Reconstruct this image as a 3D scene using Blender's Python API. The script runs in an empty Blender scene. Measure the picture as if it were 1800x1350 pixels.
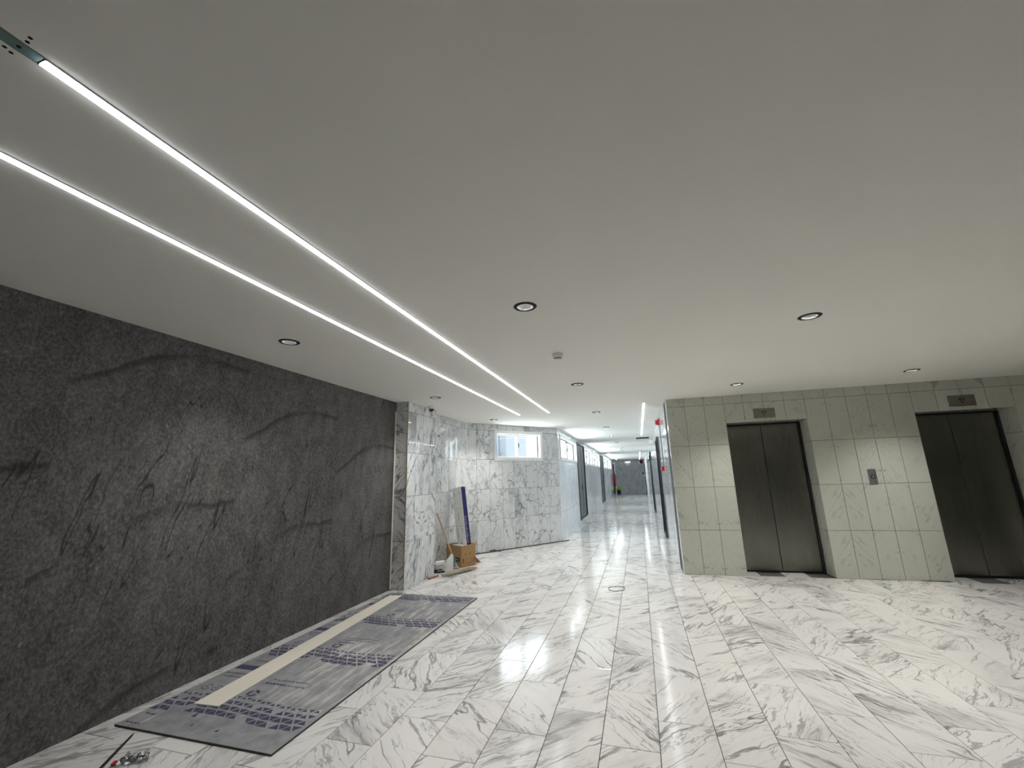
import bpy, bmesh, math, random
from mathutils import Matrix, Vector
random.seed(7)
sc = bpy.context.scene
COL = sc.collection
PI = math.pi

# ------------------------------------------------------------------ camera, world, exposure
F_PX, YAW, PITCH, ROLL, CAM_H = 731.4735, -0.2828, 0.2229, -0.0282, 1.3999
H = 2.527                                                     # ceiling height
cy_, sy_, cp_, sp_ = math.cos(YAW), math.sin(YAW), math.cos(PITCH), math.sin(PITCH)
cr_, sr_ = math.cos(ROLL), math.sin(ROLL)
fwd = Vector((sy_*cp_, cy_*cp_, sp_)); right0 = Vector((cy_, -sy_, 0)); up0 = right0.cross(fwd)
right = cr_*right0 + sr_*up0; up = -sr_*right0 + cr_*up0
camd = bpy.data.cameras.new('camera'); cam = bpy.data.objects.new('camera', camd); COL.objects.link(cam)
camd.sensor_width = 36.0; camd.lens = F_PX*36/1800; camd.clip_start = 0.02; camd.clip_end = 300
M3 = Matrix((right, up, -fwd)).transposed()
cam.matrix_world = Matrix.Translation((0, 0, CAM_H)) @ M3.to_4x4()
sc.camera = cam

world = bpy.data.worlds.new('daylight'); sc.world = world; world.use_nodes = True
bgn = world.node_tree.nodes['Background']
bgn.inputs[0].default_value = (0.86, 0.94, 1.0, 1); bgn.inputs[1].default_value = 9.5
LED_POWER = 11.0
SPOT_POWER = 5.0; BEAM_W = 90.0
sc.view_settings.view_transform = 'Standard'; sc.view_settings.look = 'None'
sc.view_settings.gamma = 1; sc.view_settings.use_curve_mapping = False
sc.view_settings.exposure = 0.56
sc.cycles.use_denoising = True
sc.cycles.max_bounces = 10; sc.cycles.diffuse_bounces = 6; sc.cycles.glossy_bounces = 5; sc.cycles.transparent_max_bounces = 8
sc.cycles.caustics_reflective = False; sc.cycles.caustics_refractive = False
sc.cycles.sample_clamp_indirect = 6.0

def portal(center, normal, sx, sy):
    l = bpy.data.lights.new('window_daylight', 'AREA'); l.shape = 'RECTANGLE'; l.size = sx; l.size_y = sy
    l.cycles.is_portal = True
    o = bpy.data.objects.new('window_daylight', l); COL.objects.link(o)
    n = Vector(normal).normalized(); zz = Vector((0, 0, 1)); x = zz.cross(-n).normalized(); y = (-n).cross(x)
    m = Matrix((x, y, -n)).transposed().to_4x4(); m.translation = Vector(center); o.matrix_world = m

# ------------------------------------------------------------------ node helpers
class NT:
    def __init__(s, name):
        s.m = bpy.data.materials.new(name); s.m.use_nodes = True
        s.t = s.m.node_tree; s.t.nodes.clear()
        s.out = s.t.nodes.new('ShaderNodeOutputMaterial')
    def n(s, typ, **kw):
        nd = s.t.nodes.new('ShaderNode'+typ)
        for k, v in kw.items(): setattr(nd, k, v)
        return nd
    def L(s, a, b): s.t.links.new(a, b)
    def put(s, sock, v):
        if hasattr(v, 'is_output') or isinstance(v, bpy.types.NodeSocket): s.L(v, sock)
        else: sock.default_value = v
    def math(s, op, a, b=None, c=None, clamp=False):
        nd = s.n('Math', operation=op, use_clamp=clamp); s.put(nd.inputs[0], a)
        if b is not None: s.put(nd.inputs[1], b)
        if c is not None: s.put(nd.inputs[2], c)
        return nd.outputs[0]
    def vec(s, op, a, b=None):
        nd = s.n('VectorMath', operation=op); s.put(nd.inputs[0], a)
        if b is not None: s.put(nd.inputs[1], b)
        return nd.outputs[0]
    def comb(s, x, y, z):
        nd = s.n('CombineXYZ'); s.put(nd.inputs[0], x); s.put(nd.inputs[1], y); s.put(nd.inputs[2], z); return nd.outputs[0]
    def noise(s, v, scale, detail=3, rough=.55, dist=0, color=False):
        nd = s.n('TexNoise'); s.put(nd.inputs['Vector'], v)
        nd.inputs['Scale'].default_value = scale; nd.inputs['Detail'].default_value = detail
        nd.inputs['Roughness'].default_value = rough; nd.inputs['Distortion'].default_value = dist
        return nd.outputs['Color' if color else 'Fac']
    def step(s, v, a, b, lo=0.0, hi=1.0):
        nd = s.n('MapRange', interpolation_type='SMOOTHSTEP'); s.put(nd.inputs['Value'], v)
        s.put(nd.inputs['From Min'], a); s.put(nd.inputs['From Max'], b)
        nd.inputs['To Min'].default_value = lo; nd.inputs['To Max'].default_value = hi
        return nd.outputs[0]
    def mix(s, f, a, b):
        nd = s.n('Mix', data_type='RGBA'); s.put(nd.inputs[0], f); s.put(nd.inputs[6], a); s.put(nd.inputs[7], b); return nd.outputs[2]
    def attr(s, name):
        nd = s.n('Attribute', attribute_type='OBJECT', attribute_name=name); return nd.outputs['Fac']
    def bsdf(s, color, rough=.5, metal=0.0, **kw):
        b = s.n('BsdfPrincipled'); s.put(b.inputs['Base Color'], color); s.put(b.inputs['Roughness'], rough); s.put(b.inputs['Metallic'], metal)
        for k, v in kw.items(): s.put(b.inputs[k.replace('_', ' ')], v)
        s.L(b.outputs[0], s.out.inputs[0]); return b
    def bump(s, b, h, strength=.2, dist=.01):
        nd = s.n('Bump'); nd.inputs['Strength'].default_value = strength; nd.inputs['Distance'].default_value = dist
        s.L(h, nd.inputs['Height']); s.L(nd.outputs[0], b.inputs['Normal'])

def C4(c): return (c[0], c[1], c[2], 1)
def plain(name, col, rough=.5, metal=0.0, var=.12, scale=30, bump=0.0, **kw):
    t = NT(name); v = t.n('TexCoord').outputs['Object']
    f = t.noise(v, scale, 4)
    c = t.mix(f, C4([x*(1-var) for x in col]), C4([min(1, x*(1+var)) for x in col]))
    b = t.bsdf(c, rough, metal, **kw)
    if bump: t.bump(b, f, bump, .002)
    return t.m
def emit(name, col, st):
    t = NT(name); e = t.n('Emission'); e.inputs[0].default_value = C4(col); e.inputs[1].default_value = st
    t.L(e.outputs[0], t.out.inputs[0]); return t.m

def marble(name, white, grey, dark, rough, stretch=.22, thin=.7, streak=.5, patch=.35, crack=0.0, spot=0.0, warp=.05, scale=1.0, w=.03, spec=.5, long=1.0):
    t = NT(name)
    P = t.n('TexCoord').outputs['Object']
    sp = t.n('SeparateXYZ'); t.L(P, sp.inputs[0])
    fl = t.math('MULTIPLY_ADD', t.attr('flip'), -2.0, 1.0)
    P = t.comb(t.math('MULTIPLY', sp.outputs[0], fl), sp.outputs[1], sp.outputs[2])
    rnd = t.math('MULTIPLY', t.n('NewGeometry').outputs['Random Per Island'], t.attr('isl'))
    s = t.math('MULTIPLY_ADD', rnd, 40.0, t.attr('seed'))
    rsg = t.math('SUBTRACT', t.math('MULTIPLY', t.math('GREATER_THAN', rnd, .5), 2.0), t.attr('isl'))
    ang = t.math('MULTIPLY_ADD', rsg, .8, t.attr('ang'))
    rot = t.n('VectorRotate', rotation_type='Z_AXIS'); t.L(P, rot.inputs['Vector']); t.L(ang, rot.inputs['Angle'])
    off = t.comb(t.math('MULTIPLY', s, 3.17), t.math('MULTIPLY', s, 1.71), t.math('MULTIPLY', s, 2.39))
    Q = t.vec('ADD', rot.outputs[0], off)
    wv = t.vec('SUBTRACT', t.noise(Q, 3.0*scale, 3, .6, 0, True), (.5, .5, .5))
    Q = t.vec('ADD', Q, t.vec('MULTIPLY', wv, (warp*2, warp*2, warp*2)))
    def ridged(sc_, det, width, mlo, mhi, ms, seed):
        q = t.vec('ADD', t.vec('MULTIPLY', Q, (sc_, sc_*stretch, sc_)), (seed, seed*1.3, seed*.7))
        n = t.noise(q, 1.0, det, .5)
        d = t.math('ABSOLUTE', t.math('SUBTRACT', n, .5))
        m = t.step(t.noise(t.vec('ADD', t.vec('MULTIPLY', Q, (1, 1/long, 1)), (seed, 0, seed)), ms, 2), mlo, mhi)
        return t.math('MULTIPLY', t.step(d, 0.0, width, 1, 0), m)
    v1 = ridged(5.5*scale, 3, w, .42, .62, 3.2*scale, 3.1)
    v2 = ridged(11*scale, 4, w*1.1, .45, .65, 4.0*scale, 9.7)
    qs = t.vec('MULTIPLY', Q, (16*scale, 16*scale*stretch*.7, 16*scale))
    v3 = t.step(t.noise(qs, 1.0, 5, .65), .52, .78)
    v3 = t.math('MULTIPLY', v3, t.step(t.noise(t.vec('MULTIPLY', Q, (1, 1/long, 1)), 3.0*scale, 2), .4, .65))
    v4 = t.step(t.noise(t.vec('MULTIPLY', Q, (3*scale, 1.1*scale, 3*scale)), 1.0, 4, .6), .45, .8)
    v5 = ridged(19*scale, 3, w*1.3, .40, .60, 3.0*scale, 15.3)
    fac = t.math('MULTIPLY_ADD', v5, thin*.45, t.math('ADD', t.math('MULTIPLY', v1, thin), t.math('MULTIPLY', v2, thin*.55)))
    fac = t.math('ADD', fac, t.math('ADD', t.math('MULTIPLY', v3, streak), t.math('MULTIPLY', v4, patch)))
    if crack:
        vo = t.n('TexVoronoi', feature='DISTANCE_TO_EDGE'); vo.inputs['Scale'].default_value = 5.2
        t.L(t.vec('ADD', t.vec('MULTIPLY', Q, (1, .75, 1)), t.vec('MULTIPLY', t.vec('SUBTRACT', t.noise(Q, 9, 3, .6, 0, True), (.5, .5, .5)), (.12, .12, .12))), vo.inputs['Vector'])
        m = t.step(t.noise(Q, 2.6, 2), .42, .6)
        ck = t.math('MULTIPLY', t.step(vo.outputs['Distance'], 0.0, .05, 1, 0), m)
        fac = t.math('MULTIPLY_ADD', ck, crack, fac)
    if spot:
        sn = t.step(t.noise(t.vec('MULTIPLY', Q, (40, 18, 40)), 1.0, 2, .5), .70, .78)
        fac = t.math('MULTIPLY_ADD', sn, spot, fac)
    fac = t.math('MINIMUM', fac, 1.0)
    tone = t.math('MULTIPLY_ADD', t.noise(t.comb(s, s, 0.0), 7.3, 0), .22, .89)
    wc = t.vec('MULTIPLY', C4(white)[:3], t.comb(tone, tone, tone))
    ramp = t.n('ValToRGB'); t.L(fac, ramp.inputs[0])
    e = ramp.color_ramp.elements
    e[0].position = 0; e[0].color = (0, 0, 0, 1); e[1].position = 1; e[1].color = (1, 1, 1, 1)
    c = t.mix(t.step(fac, 0.0, .45), wc, C4(grey)); c = t.mix(t.step(fac, .5, 1.0), c, C4(dark))
    t.bsdf(c, rough, 0.0, Specular_IOR_Level=spec)
    return t.m

M = {}
M['floor'] = marble('marble_floor', (.70, .688, .672), (.38, .374, .372), (.21, .207, .212), .12, stretch=.10, thin=.8, streak=1.0, patch=.36, warp=.05, w=.02, spec=.22, long=3.0)
M['lift'] = marble('marble_lift_wall', (.545, .56, .495), (.36, .37, .325), (.13, .13, .12), .05, stretch=.2, thin=.42, streak=.42, patch=.12, spot=1.0, w=.014, warp=.05)
M['column'] = marble('marble_column', (.72, .73, .73), (.36, .37, .38), (.15, .16, .17), .045, stretch=.2, thin=.8, streak=.7, patch=.5)
M['crackle'] = marble('marble_crackle', (.67, .68, .68), (.40, .41, .42), (.13, .14, .15), .05, stretch=.6, thin=.35, streak=.3, patch=.4, crack=.75)
M['corridor'] = marble('marble_corridor', (.74, .77, .80), (.48, .51, .55), (.24, .26, .29), .05, stretch=.1, thin=.4, streak=.55, patch=.4)
M['grout'] = plain('grey_grout', (.10, .098, .09), .9)
M['grout_pale'] = plain('pale_grout', (.34, .34, .33), .9)
M['plaster'] = plain('white_plaster', (.86, .85, .80), .9, var=.02, scale=1.2)
M['hole'] = plain('hole_shade_black', (.015, .015, .015), .95)  # near-black painted in for the shade inside the ceiling holes
M['teal'] = plain('green_plasterboard', (.17, .26, .26), .9, var=.2, scale=14)
M['greyframe'] = plain('grey_window_frame', (.16, .16, .16), .5)
M['alu'] = plain('brushed_aluminium', (.45, .45, .47), .35, .9)
M['black'] = plain('black_paint', (.012, .012, .013), .35)
M['matblack'] = plain('matt_black_trim', (.004, .004, .004), .7)
M['dark'] = plain('dark_grey_metal', (.055, .06, .065), .4, .3)
M['darkframe'] = plain('charcoal_frame', (.022, .024, .027), .4, .2)
M['white_pvc'] = plain('white_pvc', (.80, .80, .78), .35, var=.03)
M['ivory'] = plain('ivory_plastic', (.70, .69, .60), .45, var=.05)
M['beige'] = plain('beige_plastic', (.62, .58, .46), .5, var=.05)
M['red'] = plain('red_plastic', (.55, .02, .03), .4, var=.1)
M['darkred'] = plain('dark_red_paint', (.16, .015, .02), .4)
M['reflector'] = plain('silver_reflector', (.75, .75, .77), .25, .6)
M['bulb'] = emit('lamp_glow', (1, .97, .92), SPOT_POWER)
M['led'] = emit('led_glow', (.93, .96, 1.0), LED_POWER)
M['exitglow'] = emit('exit_light_glow', (.95, 1, .95), 3.0)
M['card'] = plain('brown_cardboard', (.38, .235, .105), .85, var=.08, scale=60)
M['card_in'] = plain('cardboard_inside', (.30, .20, .10), .9)
M['cardprint'] = plain('dark_ink', (.05, .03, .02), .8)
M['paper'] = plain('white_paper', (.86, .86, .84), .7, var=.08, scale=12)
M['greyink'] = plain('grey_ink', (.25, .27, .30), .8)
M['blue'] = plain('blue_print', (.004, .006, .10), .5, var=.2, scale=6)
M['bluewhite'] = plain('white_ink', (.62, .64, .78), .6)
M['wood'] = plain('pale_wood', (.50, .30, .16), .6, var=.25, scale=18)
M['batten'] = plain('reddish_wood', (.26, .13, .08), .7, var=.25, scale=18)
M['tealplastic'] = plain('teal_plastic', (.01, .22, .20), .4)
M['mopcloth'] = plain('mop_yarn', (.36, .31, .25), .95, var=.5, scale=70, bump=.6)
M['greyplastic'] = plain('grey_plastic', (.28, .28, .27), .5)
M['jug'] = plain('white_jug', (.78, .78, .77), .35, var=.05)
M['pinkboard'] = plain('pink_board', (.62, .50, .46), .9)
M['navy'] = plain('navy_ink', (.045, .045, .09), .85, var=.2)
M['cream'] = plain('cream_board', (.74, .69, .60), .8, var=.06, scale=8)
M['boardedge'] = plain('dark_board_edge', (.06, .055, .05), .9)
M['neon'] = plain('neon_yellow_cloth', (.45, .70, .03), .8)
M['bucketblue'] = plain('dark_blue_bucket', (.02, .04, .10), .5)
M['brass'] = plain('brass_trim', (.42, .36, .20), .4, .6)
M['wire'] = plain('grey_wire', (.22, .21, .19), .6)
M['fac_white'] = plain('white_facade', (.040, .045, .050), .9)
M['fac_blue'] = plain('blue_facade_glass', (.015, .028, .045), .5)
M['fac_brown'] = plain('brown_awning', (.030, .020, .012), .9)

def steel():
    t = NT('brushed_steel'); P = t.n('TexCoord').outputs['Object']
    n = t.noise(t.vec('MULTIPLY', P, (260, 3, 3)), 1.0, 3, .6)
    n2 = t.noise(P, 2.0, 3)
    c = t.mix(n2, (.20, .20, .17, 1), (.29, .29, .255, 1))
    b = t.bsdf(c, t.math('MULTIPLY_ADD', n, .14, .22), 1.0)
    return t.m
M['steel'] = steel()
M['plate'] = plain('dull_steel_plate', (.30, .28, .25), .38, 1.0)
def glassm():
    t = NT('window_glass'); tr = t.n('BsdfTransparent'); tr.inputs[0].default_value = (.95, .97, .97, 1)
    g = t.n('BsdfGlossy'); g.inputs['Roughness'].default_value = .02
    f = t.n('Fresnel'); f.inputs[0].default_value = 1.45
    mx = t.n('MixShader'); bf = t.math('SUBTRACT', 1.0, t.n('NewGeometry').outputs['Backfacing']); t.L(t.math('MULTIPLY', f.outputs[0], bf), mx.inputs[0]); t.L(tr.outputs[0], mx.inputs[1]); t.L(g.outputs[0], mx.inputs[2])
    t.L(mx.outputs[0], t.out.inputs[0]); return t.m
M['glass'] = glassm()
def filmm():
    t = NT('clear_film'); tr = t.n('BsdfTransparent'); tr.inputs[0].default_value = (.9, .92, .93, 1)
    g = t.n('BsdfGlossy'); g.inputs['Roughness'].default_value = .12
    mx = t.n('MixShader'); mx.inputs[0].default_value = .35; t.L(tr.outputs[0], mx.inputs[1]); t.L(g.outputs[0], mx.inputs[2])
    t.L(mx.outputs[0], t.out.inputs[0]); return t.m
M['film'] = filmm()
def darkstone():
    t = NT('charcoal_stone_panel'); P = t.n('TexCoord').outputs['Object']
    sp = t.n('SeparateXYZ'); t.L(P, sp.inputs[0]); x = sp.outputs[0]; y = sp.outputs[1]
    sh = t.attr('shift'); sd = t.attr('seed')
    yy = t.math('ADD', y, sh)
    Q0 = t.comb(x, yy, t.math('MULTIPLY', sd, .02))
    wv = t.vec('SUBTRACT', t.noise(Q0, 5, 4, .6, 0, True), (.5, .5, .5))
    Q = t.vec('ADD', Q0, t.vec('MULTIPLY', wv, (.05, .05, 0)))
    # mottled body
    n1 = t.noise(t.vec('MULTIPLY', Q, (1.3, .8, 1)), 52, 8, .74)
    n2 = t.noise(t.vec('MULTIPLY', Q, (1.2, .7, 1)), 7, 6, .65)
    n3 = t.noise(Q, 1.6, 3)
    val = t.math('ADD', t.math('MULTIPLY', t.step(n1, .33, .72), .62), t.math('ADD', t.math('MULTIPLY', t.step(n2, .3, .75), .28), t.math('MULTIPLY', n3, .2)))
    c = t.mix(val, (.020, .019, .019, 1), (.225, .212, .210, 1))
    # pale chips
    chip = t.step(t.noise(t.vec('MULTIPLY', Q, (30, 17, 10)), 1.0, 2, .5), .69, .76)
    c = t.mix(t.math('MULTIPLY', chip, .6), c, (.30, .285, .285, 1))
    # steep cracks
    r = t.n('VectorRotate', rotation_type='Z_AXIS'); t.L(Q, r.inputs['Vector']); r.inputs['Angle'].default_value = .22
    def crack(scx, scy, wd, lo, hi, k):
        q = t.vec('ADD', t.vec('MULTIPLY', r.outputs[0], (scx, scy, 1)), (k, k*2, k))
        d = t.math('ABSOLUTE', t.math('SUBTRACT', t.noise(q, 1.0, 3, .5), .5))
        m = t.step(t.noise(t.vec('ADD', Q0, (k, k, 0)), 2.6, 2), lo, hi)
        return t.math('MULTIPLY', t.step(d, 0.0, wd, 1, 0), m)
    ck = t.math('MAXIMUM', crack(2.6, .30, .0042, .42, .50, 2.0), crack(5.0, .5, .005, .47, .55, 7.0))
    c = t.mix(t.math('MULTIPLY', ck, .85), c, (.010, .009, .010, 1))
    # rising arched bands, one pair per panel
    tt = t.math('MINIMUM', t.math('DIVIDE', t.math('MAXIMUM', t.math('ADD', x, .52), -.3), .75), 1.0)
    f = t.math('MULTIPLY', t.math('SINE', t.math('MULTIPLY', tt, PI/2)), .31)
    band = None
    for z0 in (-.28, .86, -1.40):
        d = t.math('SUBTRACT', t.math('ADD', yy, t.math('MULTIPLY', t.math('SUBTRACT', t.noise(Q0, 4, 4), .5), .12)), t.math('ADD', f, z0))
        b1 = t.math('MULTIPLY', t.step(d, -.075, -.012, 0, 1), t.step(d, -.012, .012, 1, 0))
        band = b1 if band is None else t.math('MAXIMUM', band, b1)
    bm = t.step(t.noise(Q0, 3.3, 2), .30, .55)
    c = t.mix(t.math('MULTIPLY', t.math('MULTIPLY', band, bm), .62), c, (.018, .017, .018, 1))
    b = t.bsdf(c, .62, 0.0, Specular_IOR_Level=.25)
    t.bump(b, n1, .15, .003)
    return t.m
M['darkstone'] = darkstone()
def boardm():
    t = NT('dusty_grey_board'); P = t.n('TexCoord').outputs['Object']
    n1 = t.noise(P, 9, 6, .7); n2 = t.noise(t.vec('MULTIPLY', P, (9, 1.2, 1)), 1.6, 6, .7)
    n3 = t.noise(t.vec('MULTIPLY', P, (1.5, .7, 1)), 1.7, 4, .6)
    sp = t.n('SeparateXYZ'); t.L(P, sp.inputs[0])
    c = t.mix(t.step(n1, .3, .7), (.19, .19, .205, 1), (.30, .30, .315, 1))
    dust = t.math('MULTIPLY', t.step(n2, .42, .68), t.step(n3, .36, .58))
    dust = t.math('MULTIPLY', dust, t.step(sp.outputs[0], -.28, .0))
    dust = t.math('MULTIPLY', dust, t.step(sp.outputs[1], -1.35, -.9))
    c = t.mix(t.math('MULTIPLY', dust, .9), c, (.60, .56, .53, 1))
    scr = t.step(t.math('ABSOLUTE', t.math('SUBTRACT', t.noise(t.vec('MULTIPLY', P, (7, .45, 1)), 1.0, 2, .5), .5)), 0, .006, 1, 0)
    scr = t.math('MULTIPLY', scr, t.step(n3, .45, .6))
    c = t.mix(t.math('MULTIPLY', scr, .7), c, (.66, .62, .58, 1))
    t.bsdf(c, .8); return t.m
M['board'] = boardm()

# ------------------------------------------------------------------ mesh helpers
def link(name, me, mat, parent=None, mw=None):
    o = bpy.data.objects.new(name, me); COL.objects.link(o)
    if mat is not None and not me.materials: me.materials.append(M[mat] if isinstance(mat, str) else mat)
    if mw is not None: o.matrix_local = mw
    if parent is not None: o.parent = parent
    return o
class MB:
    def __init__(s): s.v = []; s.f = []
    def add(s, vs, fs):
        b = len(s.v); s.v += [tuple(v) for v in vs]; s.f += [tuple(b+i for i in f) for f in fs]; return s
    def box(s, a, b, m=None):
        (x0, y0, z0), (x1, y1, z1) = a, b
        vs = [(x0,y0,z0),(x1,y0,z0),(x1,y1,z0),(x0,y1,z0),(x0,y0,z1),(x1,y0,z1),(x1,y1,z1),(x0,y1,z1)]
        if m is not None: vs = [m @ Vector(v) for v in vs]
        return s.add(vs, [(3,2,1,0),(4,5,6,7),(0,1,5,4),(1,2,6,5),(2,3,7,6),(3,0,4,7)])
    def cbox(s, a, b, c=.003, m=None):
        # box with chamfered edges
        (x0, y0, z0), (x1, y1, z1) = a, b
        c = min(c, (x1-x0)*.45, (y1-y0)*.45, (z1-z0)*.45)
        bm = bmesh.new(); bmesh.ops.create_cube(bm, size=1)
        for v in bm.verts: v.co = Vector(((x0+x1)/2+v.co.x*(x1-x0), (y0+y1)/2+v.co.y*(y1-y0), (z0+z1)/2+v.co.z*(z1-z0)))
        bmesh.ops.bevel(bm, geom=bm.edges[:], offset=c, segments=1, affect='EDGES')
        bm.verts.index_update()
        vs = [v.co.copy() for v in bm.verts]; fs = [tuple(v.index for v in f.verts) for f in bm.faces]; bm.free()
        if m is not None: vs = [m @ v for v in vs]
        return s.add(vs, fs)
    def prism(s, poly, z0, z1):
        n = len(poly)
        vs = [(x, y, z0) for x, y in poly]+[(x, y, z1) for x, y in poly]
        fs = [tuple(range(n-1, -1, -1)), tuple(range(n, 2*n))]+[(i, (i+1) % n, n+(i+1) % n, n+i) for i in range(n)]
        return s.add(vs, fs)
    def tube(s, pts, rad, n=10, caps=True):
        pts = [Vector(p) for p in pts]; rads = rad if isinstance(rad, (list, tuple)) else [rad]*len(pts)
        ring = []; prev = None
        for i, p in enumerate(pts):
            d = (pts[min(i+1, len(pts)-1)]-pts[max(i-1, 0)]).normalized()
            a = Vector((0, 0, 1)) if abs(d.z) < .9 else Vector((1, 0, 0))
            u = d.cross(a).normalized() if prev is None else (prev-d*prev.dot(d)).normalized()
            prev = u; w = d.cross(u)
            ring.append([p+(u*math.cos(2*PI*k/n)+w*math.sin(2*PI*k/n))*rads[i] for k in range(n)])
        vs = [v for r in ring for v in r]; fs = []
        for i in range(len(pts)-1):
            for k in range(n): fs.append((i*n+k, i*n+(k+1) % n, (i+1)*n+(k+1) % n, (i+1)*n+k))
        if caps: fs += [tuple(range(n-1, -1, -1)), tuple((len(pts)-1)*n+k for k in range(n))]
        return s.add(vs, fs)
    def lathe(s, prof, n=32, m=None):
        # prof: (r, z) list, about z
        vs = []; fs = []
        for r, z in prof:
            for k in range(n): vs.append(Vector((r*math.cos(2*PI*k/n), r*math.sin(2*PI*k/n), z)))
        for i in range(len(prof)-1):
            for k in range(n): fs.append((i*n+k, i*n+(k+1) % n, (i+1)*n+(k+1) % n, (i+1)*n+k))
        if m is not None: vs = [m @ v for v in vs]
        return s.add(vs, fs)
    def mesh(s, name, smooth=False):
        me = bpy.data.meshes.new(name); me.from_pydata(s.v, [], s.f)
        bm = bmesh.new(); bm.from_mesh(me); bmesh.ops.recalc_face_normals(bm, faces=bm.faces[:]); bm.to_mesh(me); bm.free()
        if smooth:
            for p in me.polygons: p.use_smooth = True
            try: me.set_sharp_from_angle(angle=math.radians(40))
            except Exception: pass
        me.update(); return me
    def obj(s, name, mat, parent=None, mw=None, smooth=False): return link(name, s.mesh(name, smooth), mat, parent, mw)

def root(name, loc=(0, 0, 0), rz=0.0, mat=None):
    o = bpy.data.objects.new(name, None); COL.objects.link(o); o.empty_display_size = .1
    if mat is not None: o.matrix_world = mat
    else: o.matrix_world = Matrix.Translation(loc) @ Matrix.Rotation(rz, 4, 'Z')
    return o
def tag(o, label, cat, group=None, kind=None):
    o['label'] = label; o['category'] = cat
    if group: o['group'] = group
    if kind: o['kind'] = kind
    return o
def struct(o): o['kind'] = 'structure'; return o

def rects_minus(r, holes):
    x0, x1, y0, y1 = r
    hs = [(max(x0, h[0]), min(x1, h[1]), max(y0, h[2]), min(y1, h[3])) for h in holes]
    hs = [h for h in hs if h[1]-h[0] > 1e-4 and h[3]-h[2] > 1e-4]
    if not hs: return [r]
    xs = sorted({x0, x1, *[h[0] for h in hs], *[h[1] for h in hs]}); ys = sorted({y0, y1, *[h[2] for h in hs], *[h[3] for h in hs]})
    out = []
    for j in range(len(ys)-1):
        run = None
        for i in range(len(xs)-1):
            cx, cy = (xs[i]+xs[i+1])/2, (ys[j]+ys[j+1])/2
            inside = any(h[0] < cx < h[1] and h[2] < cy < h[3] for h in hs)
            if not inside:
                if run and abs(run[1]-xs[i]) < 1e-6: run[1] = xs[i+1]
                else:
                    if run: out.append(tuple(run))
                    run = [xs[i], xs[i+1], ys[j], ys[j+1]]
        if run: out.append(tuple(run))
    # merge vertically equal spans
    res = []
    for o in out:
        for k, p in enumerate(res):
            if abs(p[0]-o[0]) < 1e-6 and abs(p[1]-o[1]) < 1e-6 and abs(p[3]-o[2]) < 1e-6:
                res[k] = (p[0], p[1], p[2], o[3]); break
        else: res.append(o)
    return [o for o in res if o[1]-o[0] > .004 and o[3]-o[2] > .004]

TT = .008      # tile thickness
def tile_piece(mb, r, g, t=TT, c=.0015):
    # slab of a tile in its XY plane, front face at z = 0
    x0, x1, y0, y1 = r[0]+g, r[1]-g, r[2]+g, r[3]-g
    vs = [(x0,y0,-t),(x1,y0,-t),(x1,y1,-t),(x0,y1,-t),(x0,y0,-c),(x1,y0,-c),(x1,y1,-c),(x0,y1,-c),
          (x0+c,y0+c,0),(x1-c,y0+c,0),(x1-c,y1-c,0),(x0+c,y1-c,0)]
    fs = [(0,1,5,4),(1,2,6,5),(2,3,7,6),(3,0,4,7),(4,5,9,8),(5,6,10,9),(6,7,11,10),(7,4,8,11),(8,9,10,11)]
    mb.add(vs, fs)
_tile_cache = {}
def add_tile(parent, mat, r, holes, base, g=.0017, seed=0., flip=0, ang=.7):
    rs = rects_minus(r, holes)
    if not rs: return None
    cx, cy = (r[0]+r[1])/2, (r[2]+r[3])/2
    key = (mat, round(r[1]-r[0], 4), round(r[3]-r[2], 4), tuple(tuple(round(v-(cx if i < 2 else cy), 4) for i, v in enumerate(q)) for q in rs))
    me = _tile_cache.get(key)
    if me is None:
        mb = MB()
        for q in rs:
            q = (q[0]-cx, q[1]-cx, q[2]-cy, q[3]-cy)
            tile_piece(mb, q, g)
        me = mb.mesh('tile'); _tile_cache[key] = me
    o = link('tile', me, mat, parent, base @ Matrix.Translation((cx, cy, 0)))
    o['seed'] = float(seed); o['flip'] = float(flip); o['ang'] = float(ang)
    return o
def stuff_tiles(name, parent, mat, items, base, ang=.3, g=.0017):
    mb = MB()
    for r, holes in items:
        for q in rects_minus(r, holes): tile_piece(mb, q, g)
    if not mb.v: return
    o = mb.obj(name, mat, parent, base); o['kind'] = 'stuff'; o['isl'] = 1.0; o['ang'] = float(ang); o['seed'] = 1.0
    return o

def wall(name, P1, P2, ucuts, zcuts, openings, mat, grout='grout', thick=.15, parts=lambda i, j: True, style=None, z1=H, soffit=True):
    """Tiled wall from P1 to P2 (room on the left side's -y of the local frame), tile faces on the line P1-P2."""
    P1 = Vector((P1[0], P1[1], 0)); P2 = Vector((P2[0], P2[1], 0)); Ln = (P2-P1).length
    U = (P2-P1).normalized(); N = Vector((-U.y, U.x, 0))                # N points away from the room
    fr = Matrix((U, N, Vector((0, 0, 1)))).transposed().to_4x4(); fr.translation = P1
    rt = struct(root(name, mat=fr))
    mb = MB()
    for q in rects_minus((0, Ln, 0, z1), openings): mb.box((q[0], TT, q[2]), (q[1], thick, q[3]))
    b = mb.obj('backing', grout, rt)
    base = Matrix.Rotation(PI/2, 4, 'X')                                # tile XY -> wall XZ, front towards -y
    far = []
    for i in range(len(ucuts)-1):
        for j in range(len(zcuts)-1):
            r = (ucuts[i], ucuts[i+1], zcuts[j], zcuts[j+1])
            if parts(i, j):
                sd, fl, an = style(i, j) if style else (random.uniform(0, 60), random.randint(0, 1), random.choice((-.7, .7))+random.uniform(-.15, .15))
                add_tile(rt, mat, r, openings, base, seed=sd, flip=fl, ang=an, g=.0021)
            else: far.append((r, openings))
    if far: stuff_tiles('far_tiles', rt, mat, far, base)
    return rt, fr

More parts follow.
